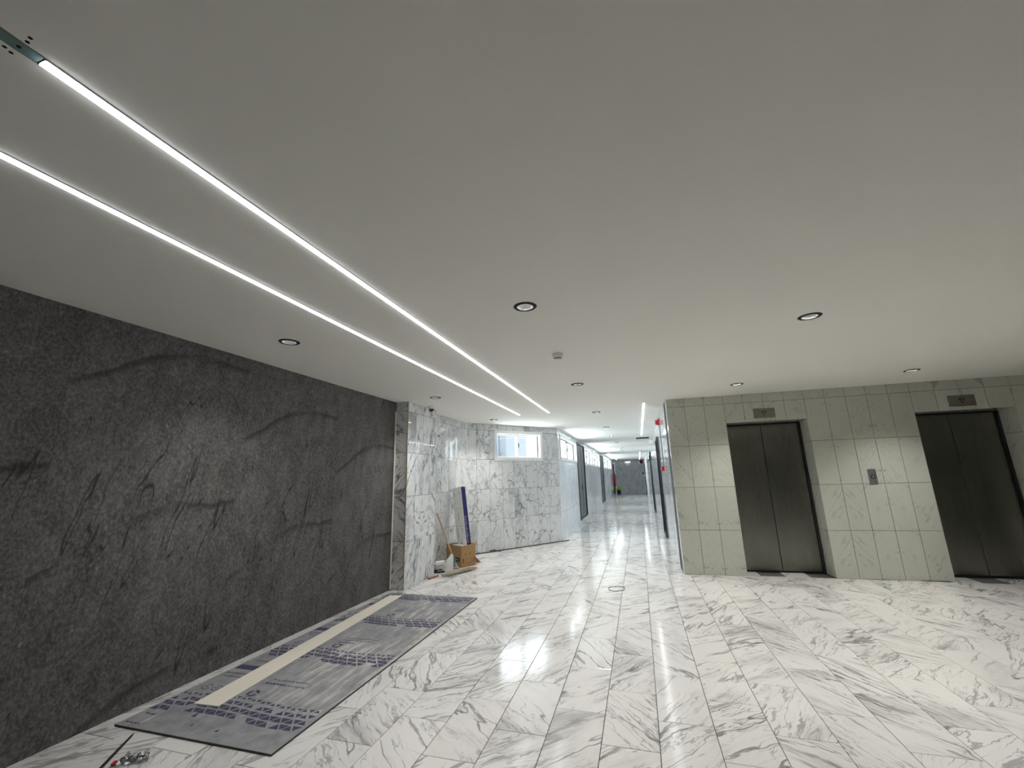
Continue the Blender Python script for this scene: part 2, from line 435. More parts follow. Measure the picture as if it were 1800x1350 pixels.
# ------------------------------------------------------------------ layout numbers (metres)
XL = -3.30; XCOL = -3.10; YCOL0, YCOL1 = 5.275, 6.15
XREC = -3.27; YREC = 7.85; XC, YC = -1.765, 9.79; YEND = 34.5; XR = .500
EX, EY, EA = .5048, 6.80, .0292
EU = Vector((math.cos(EA), math.sin(EA), 0)); EN = Vector((-math.sin(EA), math.cos(EA), 0))
def epos(u, n=0.0, z=0.0): return Vector((EX, EY, z))+EU*u+EN*n
XRW, YB = 8.9, -4.5
ROWS = [0, .6, 1.197, 1.793, 2.398, H]

# ------------------------------------------------------------------ floor
poly = [(XL-.2, YB-.2), (XRW+.2, YB-.2), (XRW+.2, 8.2), (XR+.2, 8.2), (XR+.2, YEND+.2), (XC-.2, YEND+.2), (XC-.2, YC+.15), (XREC-.2, YREC+.1), (XREC-.2, 6.2), (XL-.2, 6.2)]
fl = struct(root('floor'))
MB().prism(poly, -.12, -TT).obj('screed', 'grout', fl)
TW, TL = .3013, .607
cands = []
def infloor(x, y):
    if y < YB: return False
    if y < EY+.05: return XL-.16 < x < XRW
    if y < YC: return (XL-.3 if y < YREC else XREC+(y-YREC)*(XC-XREC)/(YC-YREC)-.25) < x < (XR+.1 if y > EY+.32 else 4.6)
    return XC-.16 < x < XR+.16
i0 = int((XL-.2+.018)/TW)-1
for i in range(-12, 31):
    x0 = -.018+i*TW
    offy = (2.615 if i % 2 else 2.308) - 20*TL
    for k in range(0, 82):
        y0 = offy+k*TL
        if not infloor(x0+TW/2, y0+TL/2): continue
        a, b_ = max(x0, XL-.02), x0+TW
        cands.append((a, b_, y0, y0+TL))
def view_size(r):
    n = 0; mn = [1e9, 1e9]; mx = [-1e9, -1e9]; vis = False
    for x, y in ((r[0], r[2]), (r[1], r[2]), (r[1], r[3]), (r[0], r[3])):
        d = Vector((x, y, -CAM_H)); w = d.dot(fwd)
        if w < .3: continue
        px, py = 900+F_PX*d.dot(right)/w, 675-F_PX*d.dot(up)/w
        if -150 < px < 1950 and py < 1500: vis = True
        mn = [min(mn[0], px), min(mn[1], py)]; mx = [max(mx[0], px), max(mx[1], py)]
    if not vis: return 0
    return (mx[0]-mn[0])*(mx[1]-mn[1])
cands.sort(key=lambda r: -view_size(r))
Id = Matrix.Identity(4)
for n_, r in enumerate(cands[:298]):
    rr = random.Random(int(r[0]*1000)*7+int(r[2]*1000))
    add_tile(fl, 'floor', r, [], Id, seed=rr.uniform(0, 80), flip=0, ang=rr.choice((-1, 1, 1))*rr.uniform(.45, 1.0), g=.0018)
stuff_tiles('far_tiles', fl, 'floor', [(r, []) for r in cands[298:]], Id, ang=.0, g=.0018)

# ------------------------------------------------------------------ ceiling with real recesses
def evaluated_boolean(me, cutter_me, mats):
    a = bpy.data.objects.new('tmp_a', me); b = bpy.data.objects.new('tmp_b', cutter_me); COL.objects.link(a); COL.objects.link(b)
    md = a.modifiers.new('cut', 'BOOLEAN'); md.object = b; md.operation = 'DIFFERENCE'; md.solver = 'EXACT'
    dg = bpy.context.evaluated_depsgraph_get()
    out = bpy.data.meshes.new_from_object(a.evaluated_get(dg)); out.name = 'ceiling'
    bpy.data.objects.remove(a); bpy.data.objects.remove(b); return out
LEDS = [(-1.437, .508, 7.243, 'long LED strip on the right of the pair, starting beside the bare green strip'),
        (-1.990, .30, 7.268, 'long LED strip on the left of the pair, nearer the charcoal wall'),
        (.182, 6.94, 12.81, 'short LED strip lengthwise over the corridor mouth near the red alarm'),
        (-1.43, 22.5, 31.9, 'far LED strip over the left side of the corridor'),
        (.165, 22.3, 32.4, 'far LED strip over the right side of the corridor')]
LW = .018
SPOTS = [(-.633, 2.549, 'nearest recessed downlight, alone between the LED strips and the lift side'),
         (1.340, 3.467, 'recessed downlight on the open right half of the ceiling, farthest from any wall'),
         (-2.616, 2.574, 'recessed downlight above the middle of the charcoal wall'),
         (-.637, 5.12, 'recessed downlight just past the white smoke detector of the lobby'),
         (1.345, 5.984, 'recessed downlight over the left lift doors'),
         (3.240, 3.467, 'unseen recessed downlight, added toward the camera from the one over the right lift doors'),  # out of view, continues the grid; added to light the right floor
         (3.240, 5.989, 'recessed downlight over the right lift doors'),
         (-2.620, 5.172, 'recessed downlight beside the dome camera'),
         (-2.612, 7.64, 'recessed downlight in front of the angled wall with the window'),
         (-.633, 7.585, 'recessed downlight at the corridor mouth, near the ends of the long LED strips'),
         (-.631, 10.10, 'first recessed downlight inside the corridor'),
         (-.630, 15.07, 'recessed downlight halfway down the corridor between two smoke detectors'),
         (-.630, 20.13, 'farthest recessed downlight visible in the corridor')]
cme = MB().prism(poly, H, H+.22).mesh('ceiling'); cme.materials.append(M['plaster']); cme.materials.append(M['hole'])
cut = MB()
for x, y, _ in SPOTS: cut.lathe([(0.0001, H-.05), (.062, H-.05), (.062, H+.12), (.0001, H+.12)], 32, Matrix.Translation((x, y, 0)))
for x, y0, y1, _ in LEDS: cut.box((x-LW, y0, H-.05), (x+LW, y1, H+.05))
cut.box((-1.437-.021, -1.2, H-.05), (-1.437+.019, .507, H+.004))
HOLES = [(-1.386, .463), (-1.406, .467), (-1.477, .457), (-1.482, .471)]
for x, y in HOLES: cut.lathe([(.0001, H-.03), (.0048, H-.03), (.0048, H+.06), (.0001, H+.06)], 12, Matrix.Translation((x, y, 0)))
kme = cut.mesh('cut'); kme.materials.append(M['plaster']); kme.materials.append(M['hole'])
for p in kme.polygons: p.material_index = 1
bmx = bmesh.new(); bmx.from_mesh(kme); bmesh.ops.remove_doubles(bmx, verts=bmx.verts[:], dist=.0005); bmesh.ops.recalc_face_normals(bmx, faces=bmx.faces[:]); bmx.to_mesh(kme); bmx.free()
ceil_me = evaluated_boolean(cme, kme, None)
ceiling = struct(link('ceiling', ceil_me, None))
# bare green board left in the open end of the LED slot
gb = MB(); pts = []
rr = random.Random(3)
n = 40
left = [(-1.437-.020-.006*rr.random()*(1 if k % 3 else 0), (.5065-1.65*k/n)) for k in range(n+1)]
rightp = [(-1.437+.0175, (.5065-1.65*k/n)) for k in range(n+1)]
polyg = left+rightp[::-1]
gb.prism(polyg, H-.0015, H+.003)
g = struct(gb.obj('trim_1', 'teal')); g['label'] = 'bare green board strip with a black disc as screw hole shade, left where the LED channel ends'
MB().lathe([(.0001, H-.003), (.0045, H-.003), (.0045, H-.0014), (.0001, H-.0014)], 12, Matrix.Translation((-1.440, .467, 0))).obj('hole_shade_disc', 'hole', g)  # black disc stands in for the dark inside of a screw hole

for x, y0, y1, lab in LEDS:
    r = root('led_strip', (x, (y0+y1)/2, H)); tag(r, lab, 'strip light', 'recessed LED strips')
    L = (y1-y0)/2
    m = MB()
    for sx in (-1, 1):
        xa, xb = sorted((sx*(LW-.0005), sx*(LW-.0035)))
        m.box((xa, -L+.001, -.003), (xb, L-.001, .03))
    m.box((-LW+.004, -L+.001, .024), (LW-.004, L-.001, .03))
    m.obj('channel', 'alu', r)
    d = MB(); prof = [(-.0142, .004), (-.0142, -.005), (-.010, -.008), (0, -.009), (.010, -.008), (.0142, -.005), (.0142, .004)]
    vs = [(px, yy, pz) for yy in (-L+.004, L-.004) for px, pz in prof]; k = len(prof)
    d.add(vs, [(i, i+1, k+i+1, k+i) for i in range(k-1)]+[tuple(range(k-1, -1, -1)), tuple(range(k, 2*k)), (k-1, 0, k, 2*k-1)])
    d.obj('diffuser', 'led', r)
    for sy in (-1, 1):
        ya, yb = sorted((sy*(L-.004), sy*(L-.001)))
        MB().box((-LW+.001, ya, -.004), (LW-.001, yb, .02)).obj('end_cap', 'alu', r)

ring_me = refl_me = bulb_me = can_me = None
for x, y, lab in SPOTS:
    r = root('downlight', (x, y, H)); tag(r, lab, 'ceiling light', 'recessed downlights')
    if ring_me is None:
        ring_me = MB().lathe([(.0535, 0.003), (.0535, -.004), (.060, -.0065), (.074, -.005), (.079, -.0003), (.079, .0004), (.058, .0004), (.058, .003), (.0535, .003)], 40).mesh('trim_ring', True); ring_me.materials.append(M['matblack'])
        refl_me = MB().lathe([(.0545, -.001), (.050, .016), (.043, .036), (.036, .052), (.031, .060), (.027, .061), (.0001, .061)], 36).mesh('reflector', True); refl_me.materials.append(M['reflector'])
        bulb_me = MB().lathe([(.0001, .047), (.014, .0475), (.022, .050), (.025, .056), (.025, .0605), (.0001, .0605)], 28).mesh('bulb', True); bulb_me.materials.append(M['bulb'])
        can_me = MB().lathe([(.029, .045), (.029, .051), (.026, .051), (.026, .045), (.029, .045)], 28).mesh('lamp_rim', True); can_me.materials.append(M['black'])
    ld = bpy.data.lights.new('beam', 'SPOT'); ld.energy = BEAM_W*(.5 if x < -2 and y < 6 else 1.0 if x > 0 else .8); ld.spot_size = math.radians(112); ld.spot_blend = .9; ld.shadow_soft_size = .024; ld.color = (1, .975, .92)
    lo = bpy.data.objects.new('beam', ld); COL.objects.link(lo); lo.location = (0, 0, .044); lo.parent = r
    link('trim_ring', ring_me, None, r); link('reflector', refl_me, None, r); link('bulb', bulb_me, None, r); link('lamp_rim', can_me, None, r)

# ------------------------------------------------------------------ left charcoal wall
rt = struct(root('wall_left', (XL, 0, 0), PI/2))        # local x runs along +Y, room towards -y
MB().box((YB-.2, .012, 0), (YCOL0+.1, .17, H)).obj('backing', 'black', rt)
edges = [1.61+1.225*k for k in range(-5, 3)]
edges = [YB]+[e for e in edges if e > YB]+[YCOL0+.02]
for k in range(len(edges)-1):
    a, b_ = edges[k], edges[k+1]
    nb = (k)
    cx = 1.61+1.225*round((a-1.61)/1.225)+.6125 if k > 0 else b_-.6125
    mb = MB(); tile_piece(mb, (a-cx, b_-cx, -H/2, H/2), .0004, .012, .0005)
    o = mb.obj('panel', 'darkstone', rt, Matrix.Translation((cx, 0, H/2)) @ Matrix.Rotation(PI/2, 4, 'X'))
    o['seed'] = float(k*.7); idx = round((a-1.61)/1.225); o['shift'] = float(.27*idx)

# white vertical edge trim where the charcoal wall meets the pilaster
t2 = struct(root('trim_2', (XL, YCOL0, 0)))
pts = [(-.0, .0, 2.385), (0, 0, .03)]
MB().cbox((.001, -.030, .012), (.014, -.002, 2.39), .004).obj('edge_strip', 'ivory', t2)
t3 = struct(root('trim_3', (XCOL, YCOL0, 0)))
MB().cbox((-.006, -.007, 0), (.005, .004, 2.52), .002).obj('corner_strip', 'brass', t3)

# ------------------------------------------------------------------ marble pilaster (two faces), recess wall, angled wall
wall('wall_pilaster_front', (XL+.0, YCOL0), (XCOL-.006, YCOL0), [0, .194], ROWS, [], 'column', 'grout', .06, style=lambda i, j: (3.3+j*5.1, j % 2, .9))
def cstyle(i, j): return (7+3.7*((i+1)//2)+11*j, i % 2, .75) if j == 1 else (7+3.7*i+11*j, 0, .3-.05*i)
wall('wall_pilaster_side', (XCOL, YCOL0+.005), (XCOL, YCOL1), [0, .235, .455, .66, .87], [0, .6, 1.197, 1.793, 2.385, H], [], 'column', 'grout', .12, style=cstyle)
wall('wall_pilaster_back', (XCOL-.02, YCOL1), (XREC, YCOL1), [0, .15], ROWS, [], 'column', 'grout', .1)
ua = [0, .255, .56, .865, 1.165, 1.425, 1.70]
wall('wall_recess', (XREC, YCOL1), (XREC, YREC), ua, ROWS, [], 'crackle', 'grout', .15, style=lambda i, j: (random.uniform(0, 60), 0, random.uniform(-.5, .5)))
ub = [0, .23, .546, .865, 1.165, 1.485, 1.80, 2.116, 2.455]
W1 = (.66, 1.985, 1.77, 2.415)                                     # window casing outer
w1hole = (W1[0]+.03, W1[1]-.03, W1[2]+.03, W1[3]-.03)
_, frB = wall('wall_angled', (XREC, YREC), (XC, YC), ub, ROWS, [w1hole], 'crackle', 'grout', .16, style=lambda i, j: (20+4.1*i+9.7*j, 0, random.uniform(-.5, .5)))

# ------------------------------------------------------------------ corridor walls
LCW = [(10.10-YC, 12.95-YC), (14.92-YC, 17.42-YC), (17.68-YC, 20.93-YC), (23.21-YC, 25.82-YC), (26.1-YC, 29.9-YC)]
LCD = [(13.03-YC, 14.78-YC), (21.13-YC, 22.81-YC), (31.65-YC, 33.0-YC)]
WZ0, WZ1 = 1.79, 2.425
lop = [(a+.03, b_-.03, WZ0+.03, WZ1-.03) for a, b_ in LCW]+[(a, b_, .12, 2.44 if k < 2 else 2.2) for k, (a, b_) in enumerate(LCD)]
ul = [.3*k for k in range(int((YEND-YC)/.3)+1)]+[YEND-YC]
_, frL = wall('wall_corridor_left', (XC, YC), (XC, YEND), ul, ROWS, lop, 'corridor', 'grout_pale', .14, parts=lambda i, j: i < 4, style=lambda i, j: (random.uniform(0, 60), 0, random.uniform(-.15, .15)))
LR = YEND-EY
rdoors = [(10.25, 11.2, .02, 2.25), (16.9, 17.8, .02, 2.25), (33.3, 34.1, .02, 2.25)]
rop = [(YEND-b_, YEND-a, z0, z1) for a, b_, z0, z1 in rdoors]
ur = [.3*k for k in range(int(LR/.3)+1)]+[LR]
_, frR = wall('wall_corridor_right', (XR, YEND), (XR, EY+.014), ur, ROWS, rop, 'corridor', 'grout_pale', .18, parts=lambda i, j: i > len(ur)-6, style=lambda i, j: (random.uniform(0, 60), 0, random.uniform(-.15, .15)))
ue = [0, .28, .58, .88, 1.18, 1.48, 1.78, 2.08, 2.27]
wall('wall_corridor_end', (XC, YEND), (XR, YEND), ue, ROWS, [], 'corridor', 'grout', .15, parts=lambda i, j: True)

# ------------------------------------------------------------------ lift wall
JU = [0.0, .262, .536, .810, 1.073, 1.343, 1.612, 1.872, 2.131, 2.380, 2.631, 2.889, 3.142, 3.417, 3.686, 3.957, 4.230]
JU += [JU[-1]+.265*k for k in range(1, 17)]
E1 = (.810, 1.872, 0, 2.115); E2 = (3.142, 4.230, 0, 2.122)
ELEN = JU[-1]
def estyle(i, j): return (12.0+2.9*((i+1)//2)+6.3*(j//2), (i+1) % 2, .62)
p1 = epos(0); p2 = epos(ELEN)
rE, frE = wall('wall_lifts', p1[:2], p2[:2], JU, [0, .6, 1.2, 1.8, 2.4, H], [E1, E2], 'lift', 'grout', .45, style=estyle)
DEP = .285
def jamb(name, u0, zt, side):
    # tiled reveal of a lift opening; side +1: right reveal facing left
    a = epos(u0, 0 if side < 0 else DEP+.1); b_ = epos(u0, DEP+.1 if side < 0 else 0)
    for j in range(4):
        z0, z1 = .6*j, min(.6*(j+1), zt)
        x_ = Matrix.Identity(4)
        U = (b_-a).normalized(); N = Vector((-U.y, U.x, 0))
        fr = Matrix((U, N, Vector((0, 0, 1)))).transposed().to_4x4(); fr.translation = a
        add_tile(rE, 'lift', (0, DEP+.1, z0, z1), [], frE.inverted() @ fr @ Matrix.Rotation(PI/2, 4, 'X'), seed=random.uniform(0, 50), ang=.6)
for (a, b_, _, zt) in (E1, E2):
    jamb('jamb', a+.002, zt, -1)
    jamb('jamb', b_-.002, zt, 1)
    add_tile(rE, 'lift', (a, b_, 0, DEP+.1), [], Matrix.Translation((0, 0, zt-.002)) @ Matrix.Rotation(PI, 4, 'X') @ Matrix.Translation((0, -DEP-.1, 0)), seed=5., ang=.6)
def lift(op, lab):
    u0, u1, _, zt = op; u0 += .008; u1 -= .008; zt -= .010
    r = root('lift_doors', mat=frE @ Matrix.Translation(((u0+u1)/2, DEP, 0))); tag(r, lab, 'lift doors', 'pair of lifts')
    w = (u1-u0)/2; f = .028
    m = MB(); m.box((-w, -.012, 0), (-w+f*.4, .10, zt)); m.box((w-f, -.012, 0), (w, .10, zt)); m.box((-w, -.012, zt-.012), (w, .10, zt))
    m.obj('frame', 'darkframe', r)
    MB().box((-w+f*.4, .0, .0), (w-f, .10, .012)).obj('sill', 'darkframe', r)
    MB().box((-w, .065, .012), (w, .09, zt-.012)).obj('shaft_back', 'hole', r)
    for a, b_ in ((-w+f*.4+.001, -.0035+.0), (.0025, w-f-.001)):
        MB().cbox((a, .012, .018), (b_, .05, zt-.016), .003).obj('door_leaf', 'steel', r)
    return r
l1 = lift(E1, 'brushed steel lift doors nearest the corridor, set in a marble recess')
l2 = lift(E2, 'brushed steel lift doors at the right edge, set in a marble recess')
MB().lathe([(.0001, 0), (.006, 0), (.006, .002), (.0001, .002)], 12, Matrix.Translation((-.2, .0105, 1.99)) @ Matrix.Rotation(PI/2, 4, 'X')).obj('key_hole', 'black', l1)
for (a, b_, _, zt) in (E1, E2):
    MB().box((a-.25, .455, -.05), (b_+.25, .50, zt+.25)).obj('shaft_light_seal', 'hole', rE)  # unseen plate added behind each lift to stop daylight leaking in
def plate(u0, u1, z0, z1, lab):
    r = root('direction_indicator', mat=frE @ Matrix.Translation(((u0+u1)/2, 0, (z0+z1)/2))); tag(r, lab, 'lift indicator', 'lift direction indicators')
    w, h = (u1-u0)/2, (z1-z0)/2
    MB().cbox((-w, -.008, -h), (w, .001, h), .002).obj('plate', 'plate', r)
    # downward arrow outline, engraved lens
    a = MB()
    def tri(s, y0, y1):
        vs = [(-s, y0, s*.85), (s, y0, s*.85), (0, y0, -s*1.1)]
        vs += [(x, y1, z) for x, _, z in vs]
        a.add(vs, [(0, 1, 2), (5, 4, 3), (0, 3, 4, 1), (1, 4, 5, 2), (2, 5, 3, 0)])
    tri(.034, -.0095, -.0078); a.obj('arrow', 'black', r)
    a = MB(); tri(.021, -.0105, -.0094); a.obj('arrow_lens', 'plate', r)
plate(1.193, 1.474, 2.159, 2.300, 'steel plate with a down arrow above the lift doors nearest the corridor')
plate(3.538, 3.831, 2.168, 2.315, 'steel plate with a down arrow above the lift doors at the right edge')
r = root('call_station', mat=frE @ Matrix.Translation((2.507, 0, 1.289))); tag(r, 'narrow steel call button panel on the marble between the two lifts', 'call button')
MB().cbox((-.047, -.010, -.099), (.047, .001, .099), .002).obj('plate', 'alu', r)
MB().cbox((-.022, -.014, -.022), (.022, -.009, .018), .003).obj('button_surround', 'black', r)
MB().cbox((-.010, -.017, -.012), (.010, -.0135, .008), .002).obj('button', 'greyplastic', r)

# ------------------------------------------------------------------ windows and doors
def window(name, fr, u0, u1, z0, z1, thick, sashmat='white_pvc'):
    r = struct(root(name, mat=fr @ Matrix.Translation(((u0+u1)/2, 0, (z0+z1)/2))))
    w, h = (u1-u0)/2, (z1-z0)/2
    m = MB(); cs = .068
    for a, b_ in (((-w, -h), (w, -h+cs)), ((-w, h-cs), (w, h)), ((-w, -h+cs), (-w+cs, h-cs)), ((w-cs, -h+cs), (w, h-cs))):
        m.cbox((a[0], -.014, a[1]), (b_[0], .006, b_[1]), .003)
    m.obj('casing', 'white_pvc', r)
    m = MB(); iw, ih = w-.031, h-.031
    for a, b_ in (((-iw, -ih), (iw, -ih+.038)), ((-iw, ih-.038), (iw, ih)), ((-iw, -ih), (-iw+.038, ih)), ((iw-.038, -ih), (iw, ih))):
        m.box((a[0], .006, a[1]), (b_[0], thick, b_[1]))
    m.obj('lining', 'white_pvc', r)
    jw, jh = iw-.038, ih-.038
    for sx in (-1, 1):
        y0 = .05 if sx < 0 else .085
        a, b_ = (-jw, .03) if sx < 0 else (-.03, jw)
        fm = MB(); ft = .03
        for p, q in (((a, -jh), (b_, -jh+ft)), ((a, jh-ft), (b_, jh)), ((a, -jh+ft), (a+ft, jh-ft)), ((b_-ft, -jh+ft), (b_, jh-ft))):
            fm.cbox((p[0], y0, p[1]), (q[0], y0+.03, q[1]), .003)
        s = fm.obj('sash', sashmat, r)
        MB().box((a+ft-.004, y0+.012, -jh+ft-.004), (b_-ft+.004, y0+.018, jh-ft+.004)).obj('pane', 'glass', s)
        if sx < 0: MB().cbox((.004, y0-.018, -.03), (.026, y0+.001, .055), .004).obj('latch', 'black', s)
        else:
            MB().cbox((b_-.012, y0-.012, -jh+ft), (b_-.004, y0+.001, jh-ft), .002).obj('seal', 'black', s)
    n = fr.to_3x3() @ Vector((0, -1, 0)); c = fr @ Vector(((u0+u1)/2, thick+.02, (z0+z1)/2))
    portal(c, n, (jw+.03)*2, (jh+.03)*2)
    return r
window('window_1', frB, *W1, .16)
for k, (a, b_) in enumerate(LCW): window('window_%d' % (k+2), frL, a, b_, WZ0, WZ1, .14, 'greyframe')
def cdoor(name, fr, u0, u1, z0, z1, leaves=2, mat='dark', depth=.02, recess=False):
    r = struct(root(name, mat=fr @ Matrix.Translation(((u0+u1)/2, 0, 0))))
    w = (u1-u0)/2; f = .06
    m = MB()
    m.cbox((-w, -depth, z0), (-w+f, .12, z1), .004); m.cbox((w-f, -depth, z0), (w, .12, z1), .004); m.cbox((-w+f, -depth, z1-f), (w-f, .12, z1), .004); m.cbox((-w+f, -depth, z0), (w-f, .12, z0+f*.6), .004)
    m.obj('frame', 'darkframe', r)
    MB().box((-w-.1, .145, z0-.1), (w+.1, .16, z1+.08)).obj('light_seal', 'hole', r)  # unseen plate added behind the door against leaking daylight
    L = 2*(w-f)/leaves
    for k in range(leaves):
        a = -w+f+k*L
        lf = MB().cbox((a+.004, .012, z0+f*.6+.004), (a+L-.004, .05, z1-f-.004), .004).obj('door_leaf', mat, r)
        MB().cbox((a+.10, .006, z0+.16), (a+L-.10, .014, z1-.16), .004).obj('door_panel', mat, lf)
        if k == 0:
            hx = a+L-.07
            MB().cbox((hx-.015, -.006, .98), (hx+.015, .013, 1.12), .004).cbox((hx-.1, -.03, 1.06), (hx+.01, -.012, 1.08), .004).cbox((hx-.008, -.02, 1.06), (hx+.008, 0, 1.08), .003).obj('door_handle', 'black', lf)
    return r
for k, (a, b_) in enumerate(LCD): cdoor('door_%d' % (k+1), frL, a, b_, .12, 2.44 if k < 2 else 2.2)
for k, (a, b_, z0, z1) in enumerate(rdoors): cdoor('door_%d' % (k+4), frR, YEND-b_, YEND-a, z0, z1, 1, 'dark', .03)

# ------------------------------------------------------------------ back and right end of the lobby
_, frBk = wall('wall_back', (XRW, YB), (XL, YB), [XRW-x for x in (XRW, 7.4, 5.9, 4.4, 2.9, 1.4, -.1, -1.7, XL)], ROWS, [], 'lift', 'grout', .2, parts=lambda i, j: False)
_, frRt = wall('wall_right', (XRW, 8.0), (XRW, YB), [1.25*k for k in range(11)], ROWS, [], 'lift', 'grout', .2, parts=lambda i, j: False)
# added unseen stub wall; its triangular opening stands in for a bright reflection
r = struct(root('wall_stub_added', (8.3, -1.0, 0)))
mb = MB()
A = [(-.7, 0), (.6, 0), (.6, H), (-.7, H)]; T = [(-.24, 1.12), (.10, 1.12), (-.24, 2.23)]
vs = [(x, 0, z) for x, z in A+T]; vs += [(x, -.15, z) for x, z in A+T]
quads = [(0, 1, 5, 4), (1, 2, 5), (2, 6, 5), (2, 3, 6), (3, 0, 4, 6)]
fs = [f for f in quads]+[tuple(i+7 for i in f[::-1]) for f in quads]+[(4, 5, 12, 11), (5, 6, 13, 12), (6, 4, 11, 13), (0, 7, 8, 1), (1, 8, 9, 2), (2, 9, 10, 3), (3, 10, 7, 0)]
mb.add(vs, fs); mb.obj('masonry', 'plaster', r)

# ------------------------------------------------------------------ ceiling fittings
def smoke(x, y, lab):
    r = root('smoke_detector', (x, y, H)); tag(r, lab, 'smoke detector', 'ceiling smoke detectors')
    MB().lathe([(.0001, 0), (.052, 0), (.052, -.012), (.048, -.018), (.0001, -.018)], 28).obj('base', 'white_pvc', r, smooth=True)
    MB().lathe([(.044, -.017), (.044, -.036), (.040, -.042), (.0001, -.042)], 28).obj('body', 'white_pvc', r, smooth=True)
    MB().lathe([(.032, -.0421), (.034, -.047), (.030, -.049), (.030, -.0421)], 28).obj('grille', 'darkframe', r, smooth=True)
    MB().lathe([(.030, -.043), (.030, -.052), (.022, -.057), (.0001, -.058)], 28).obj('cap', 'white_pvc', r, smooth=True)
smoke(-.628, 3.722, 'white round smoke detector on the lobby ceiling near the end of the LED pair')
smoke(-.627, 12.31, 'white smoke detector on the corridor ceiling, the nearer one')
smoke(-.612, 18.08, 'white smoke detector far down the corridor ceiling')
r = root('dome_camera', (-3.00, 5.79, H)); tag(r, 'small white dome camera with a black lens under the ceiling by the marble pilaster', 'security camera')
MB().lathe([(.0001, 0), (.060, 0), (.060, -.022), (.056, -.034), (.050, -.042), (.0001, -.042)], 32).obj('housing', 'ivory', r, smooth=True)
MB().lathe([(.040, -.040), (.039, -.054), (.032, -.070), (.018, -.080), (.0001, -.083)], 28).obj('dome', 'black', r, smooth=True)
r = root('slot_fitting', (.215, 13.58, H)); tag(r, 'slim dark bar fitting across the corridor ceiling beyond the short LED strip', 'ceiling fitting')
MB().cbox((-.19, -.03, -.038), (.19, .03, .0), .004).obj('body', 'darkframe', r)
MB().cbox((-.18, -.034, -.030), (.18, -.0295, -.010), .001).obj('face', 'black', r)

# ------------------------------------------------------------------ corridor wall fittings
r = root('fire_alarm_sounder', (XR, 9.05, 2.44)); tag(r, 'red fire alarm sounder high on the right corridor wall', 'fire alarm')
MB().cbox((-.03, -.06, -.065), (.0, .06, .065), .006).obj('back_box', 'red', r)
MB().lathe([(.0001, .085), (.030, .085), (.048, .07), (.052, .03), (.052, .028)], 24, Matrix.Rotation(-PI/2, 4, 'Y')).obj('horn', 'red', r, smooth=True)
r = root('call_point', (XR, 9.0, 1.505)); tag(r, 'red manual fire call point below the conduit on the right corridor wall', 'fire call point')
MB().cbox((-.055, -.045, -.045), (.0, .045, .045), .005).obj('box', 'red', r)
MB().cbox((-.058, -.028, -.028), (-.0545, .028, .028), .001).obj('glass_plate', 'white_pvc', r)
tag(MB().tube([(XR-.011, 9.0, H), (XR-.011, 9.0, 2.52), (XR-.011, 9.0, 1.551)], .010, 10).obj('conduit', 'alu', smooth=True), 'thin grey conduit from the ceiling to the red call point', 'conduit')
r = root('emergency_light', (XR, 12.6, 2.29)); tag(r, 'beige emergency light box on the right corridor wall', 'emergency light')
MB().cbox((-.14, -.06, -.06), (0, .06, .06), .006).obj('box', 'beige', r)
MB().cbox((-.125, -.066, -.045), (-.015, -.059, .045), .003).obj('lens', 'ivory', r)
tag(MB().tube([(XR-.03, 28.26, .0), (XR-.03, 28.26, 1.2), (XR-.03, 28.26, H)], .028, 12).obj('downpipe', 'white_pvc', smooth=True), 'white vertical pipe on the right corridor wall near the far end', 'pipe')
r = root('pull_handle', (XR, 27.9, 1.36)); tag(r, 'white lever handle sticking out of the right corridor wall near the white pipe', 'handle')
MB().cbox((-.02, -.03, -.05), (0, .03, .05), .004).tube([(0, 0, 0), (-.10, 0, 0), (-.16, .0, -.02)], .014, 8).obj('lever', 'white_pvc', r)
r = root('door_closer', (XR, 17.3, 2.0)); tag(r, 'small black door closer box on the right corridor wall', 'door closer')
MB().cbox((-.06, -.05, -.09), (0, .05, .09), .005).obj('body', 'black', r)
MB().cbox((-.075, -.01, -.07), (-.058, .01, .0), .003).obj('arm', 'darkframe', r)
r = root('alarm_bell', (.29, YEND, 2.38)); tag(r, 'dark red alarm bell high on the corridor end wall', 'alarm bell')
MB().lathe([(.0001, .09), (.06, .085), (.12, .05), (.13, .015), (.13, 0)], 28, Matrix.Rotation(PI/2, 4, 'X')).obj('gong', 'darkred', r, smooth=True)
MB().cbox((-.06, -.02, -.06), (.06, 0, .06), .004).obj('back_box', 'black', r)
r = root('break_glass_box', (.34, YEND, 1.5)); tag(r, 'small dark red box at hand height on the corridor end wall', 'fire call point')
MB().cbox((-.06, -.05, -.06), (.06, 0, .06), .005).obj('box', 'darkred', r)
MB().cbox((-.035, -.054, -.035), (.035, -.049, .035), .002).obj('glass_plate', 'black', r)
r = root('exit_light', (-.74, YEND, 2.42)); tag(r, 'small lit white exit light high on the corridor end wall', 'exit light')
MB().cbox((-.2, -.07, .025), (.2, 0, .065), .004).obj('housing', 'darkframe', r)
MB().cbox((-.18, -.06, -.04), (.18, -.01, .026), .003).obj('diffuser', 'exitglow', r)
r = root('hose_cabinet', (XC, 31.35, .66)); tag(r, 'dark red fire hose cabinet on the left corridor wall near the far end', 'fire cabinet')
MB().cbox((0, -.27, 0), (.16, .27, .86), .006).obj('cabinet', 'darkred', r)
MB().cbox((.159, -.25, .02), (.175, .25, .84), .004).obj('door', 'red', r)
MB().cbox((.174, .17, .38), (.19, .2, .5), .003).obj('handle', 'alu', r)
r = root('mop_bucket', (-1.56, 34.05, 0)); tag(r, 'dark blue bucket against the corridor end wall', 'bucket')
MB().lathe([(.0001, .01), (.12, .0), (.13, .01), (.165, .36), (.175, .37), (.170, .38), (.158, .37), (.122, .02), (.0001, .02)], 24).obj('pail', 'bucketblue', r, smooth=True)
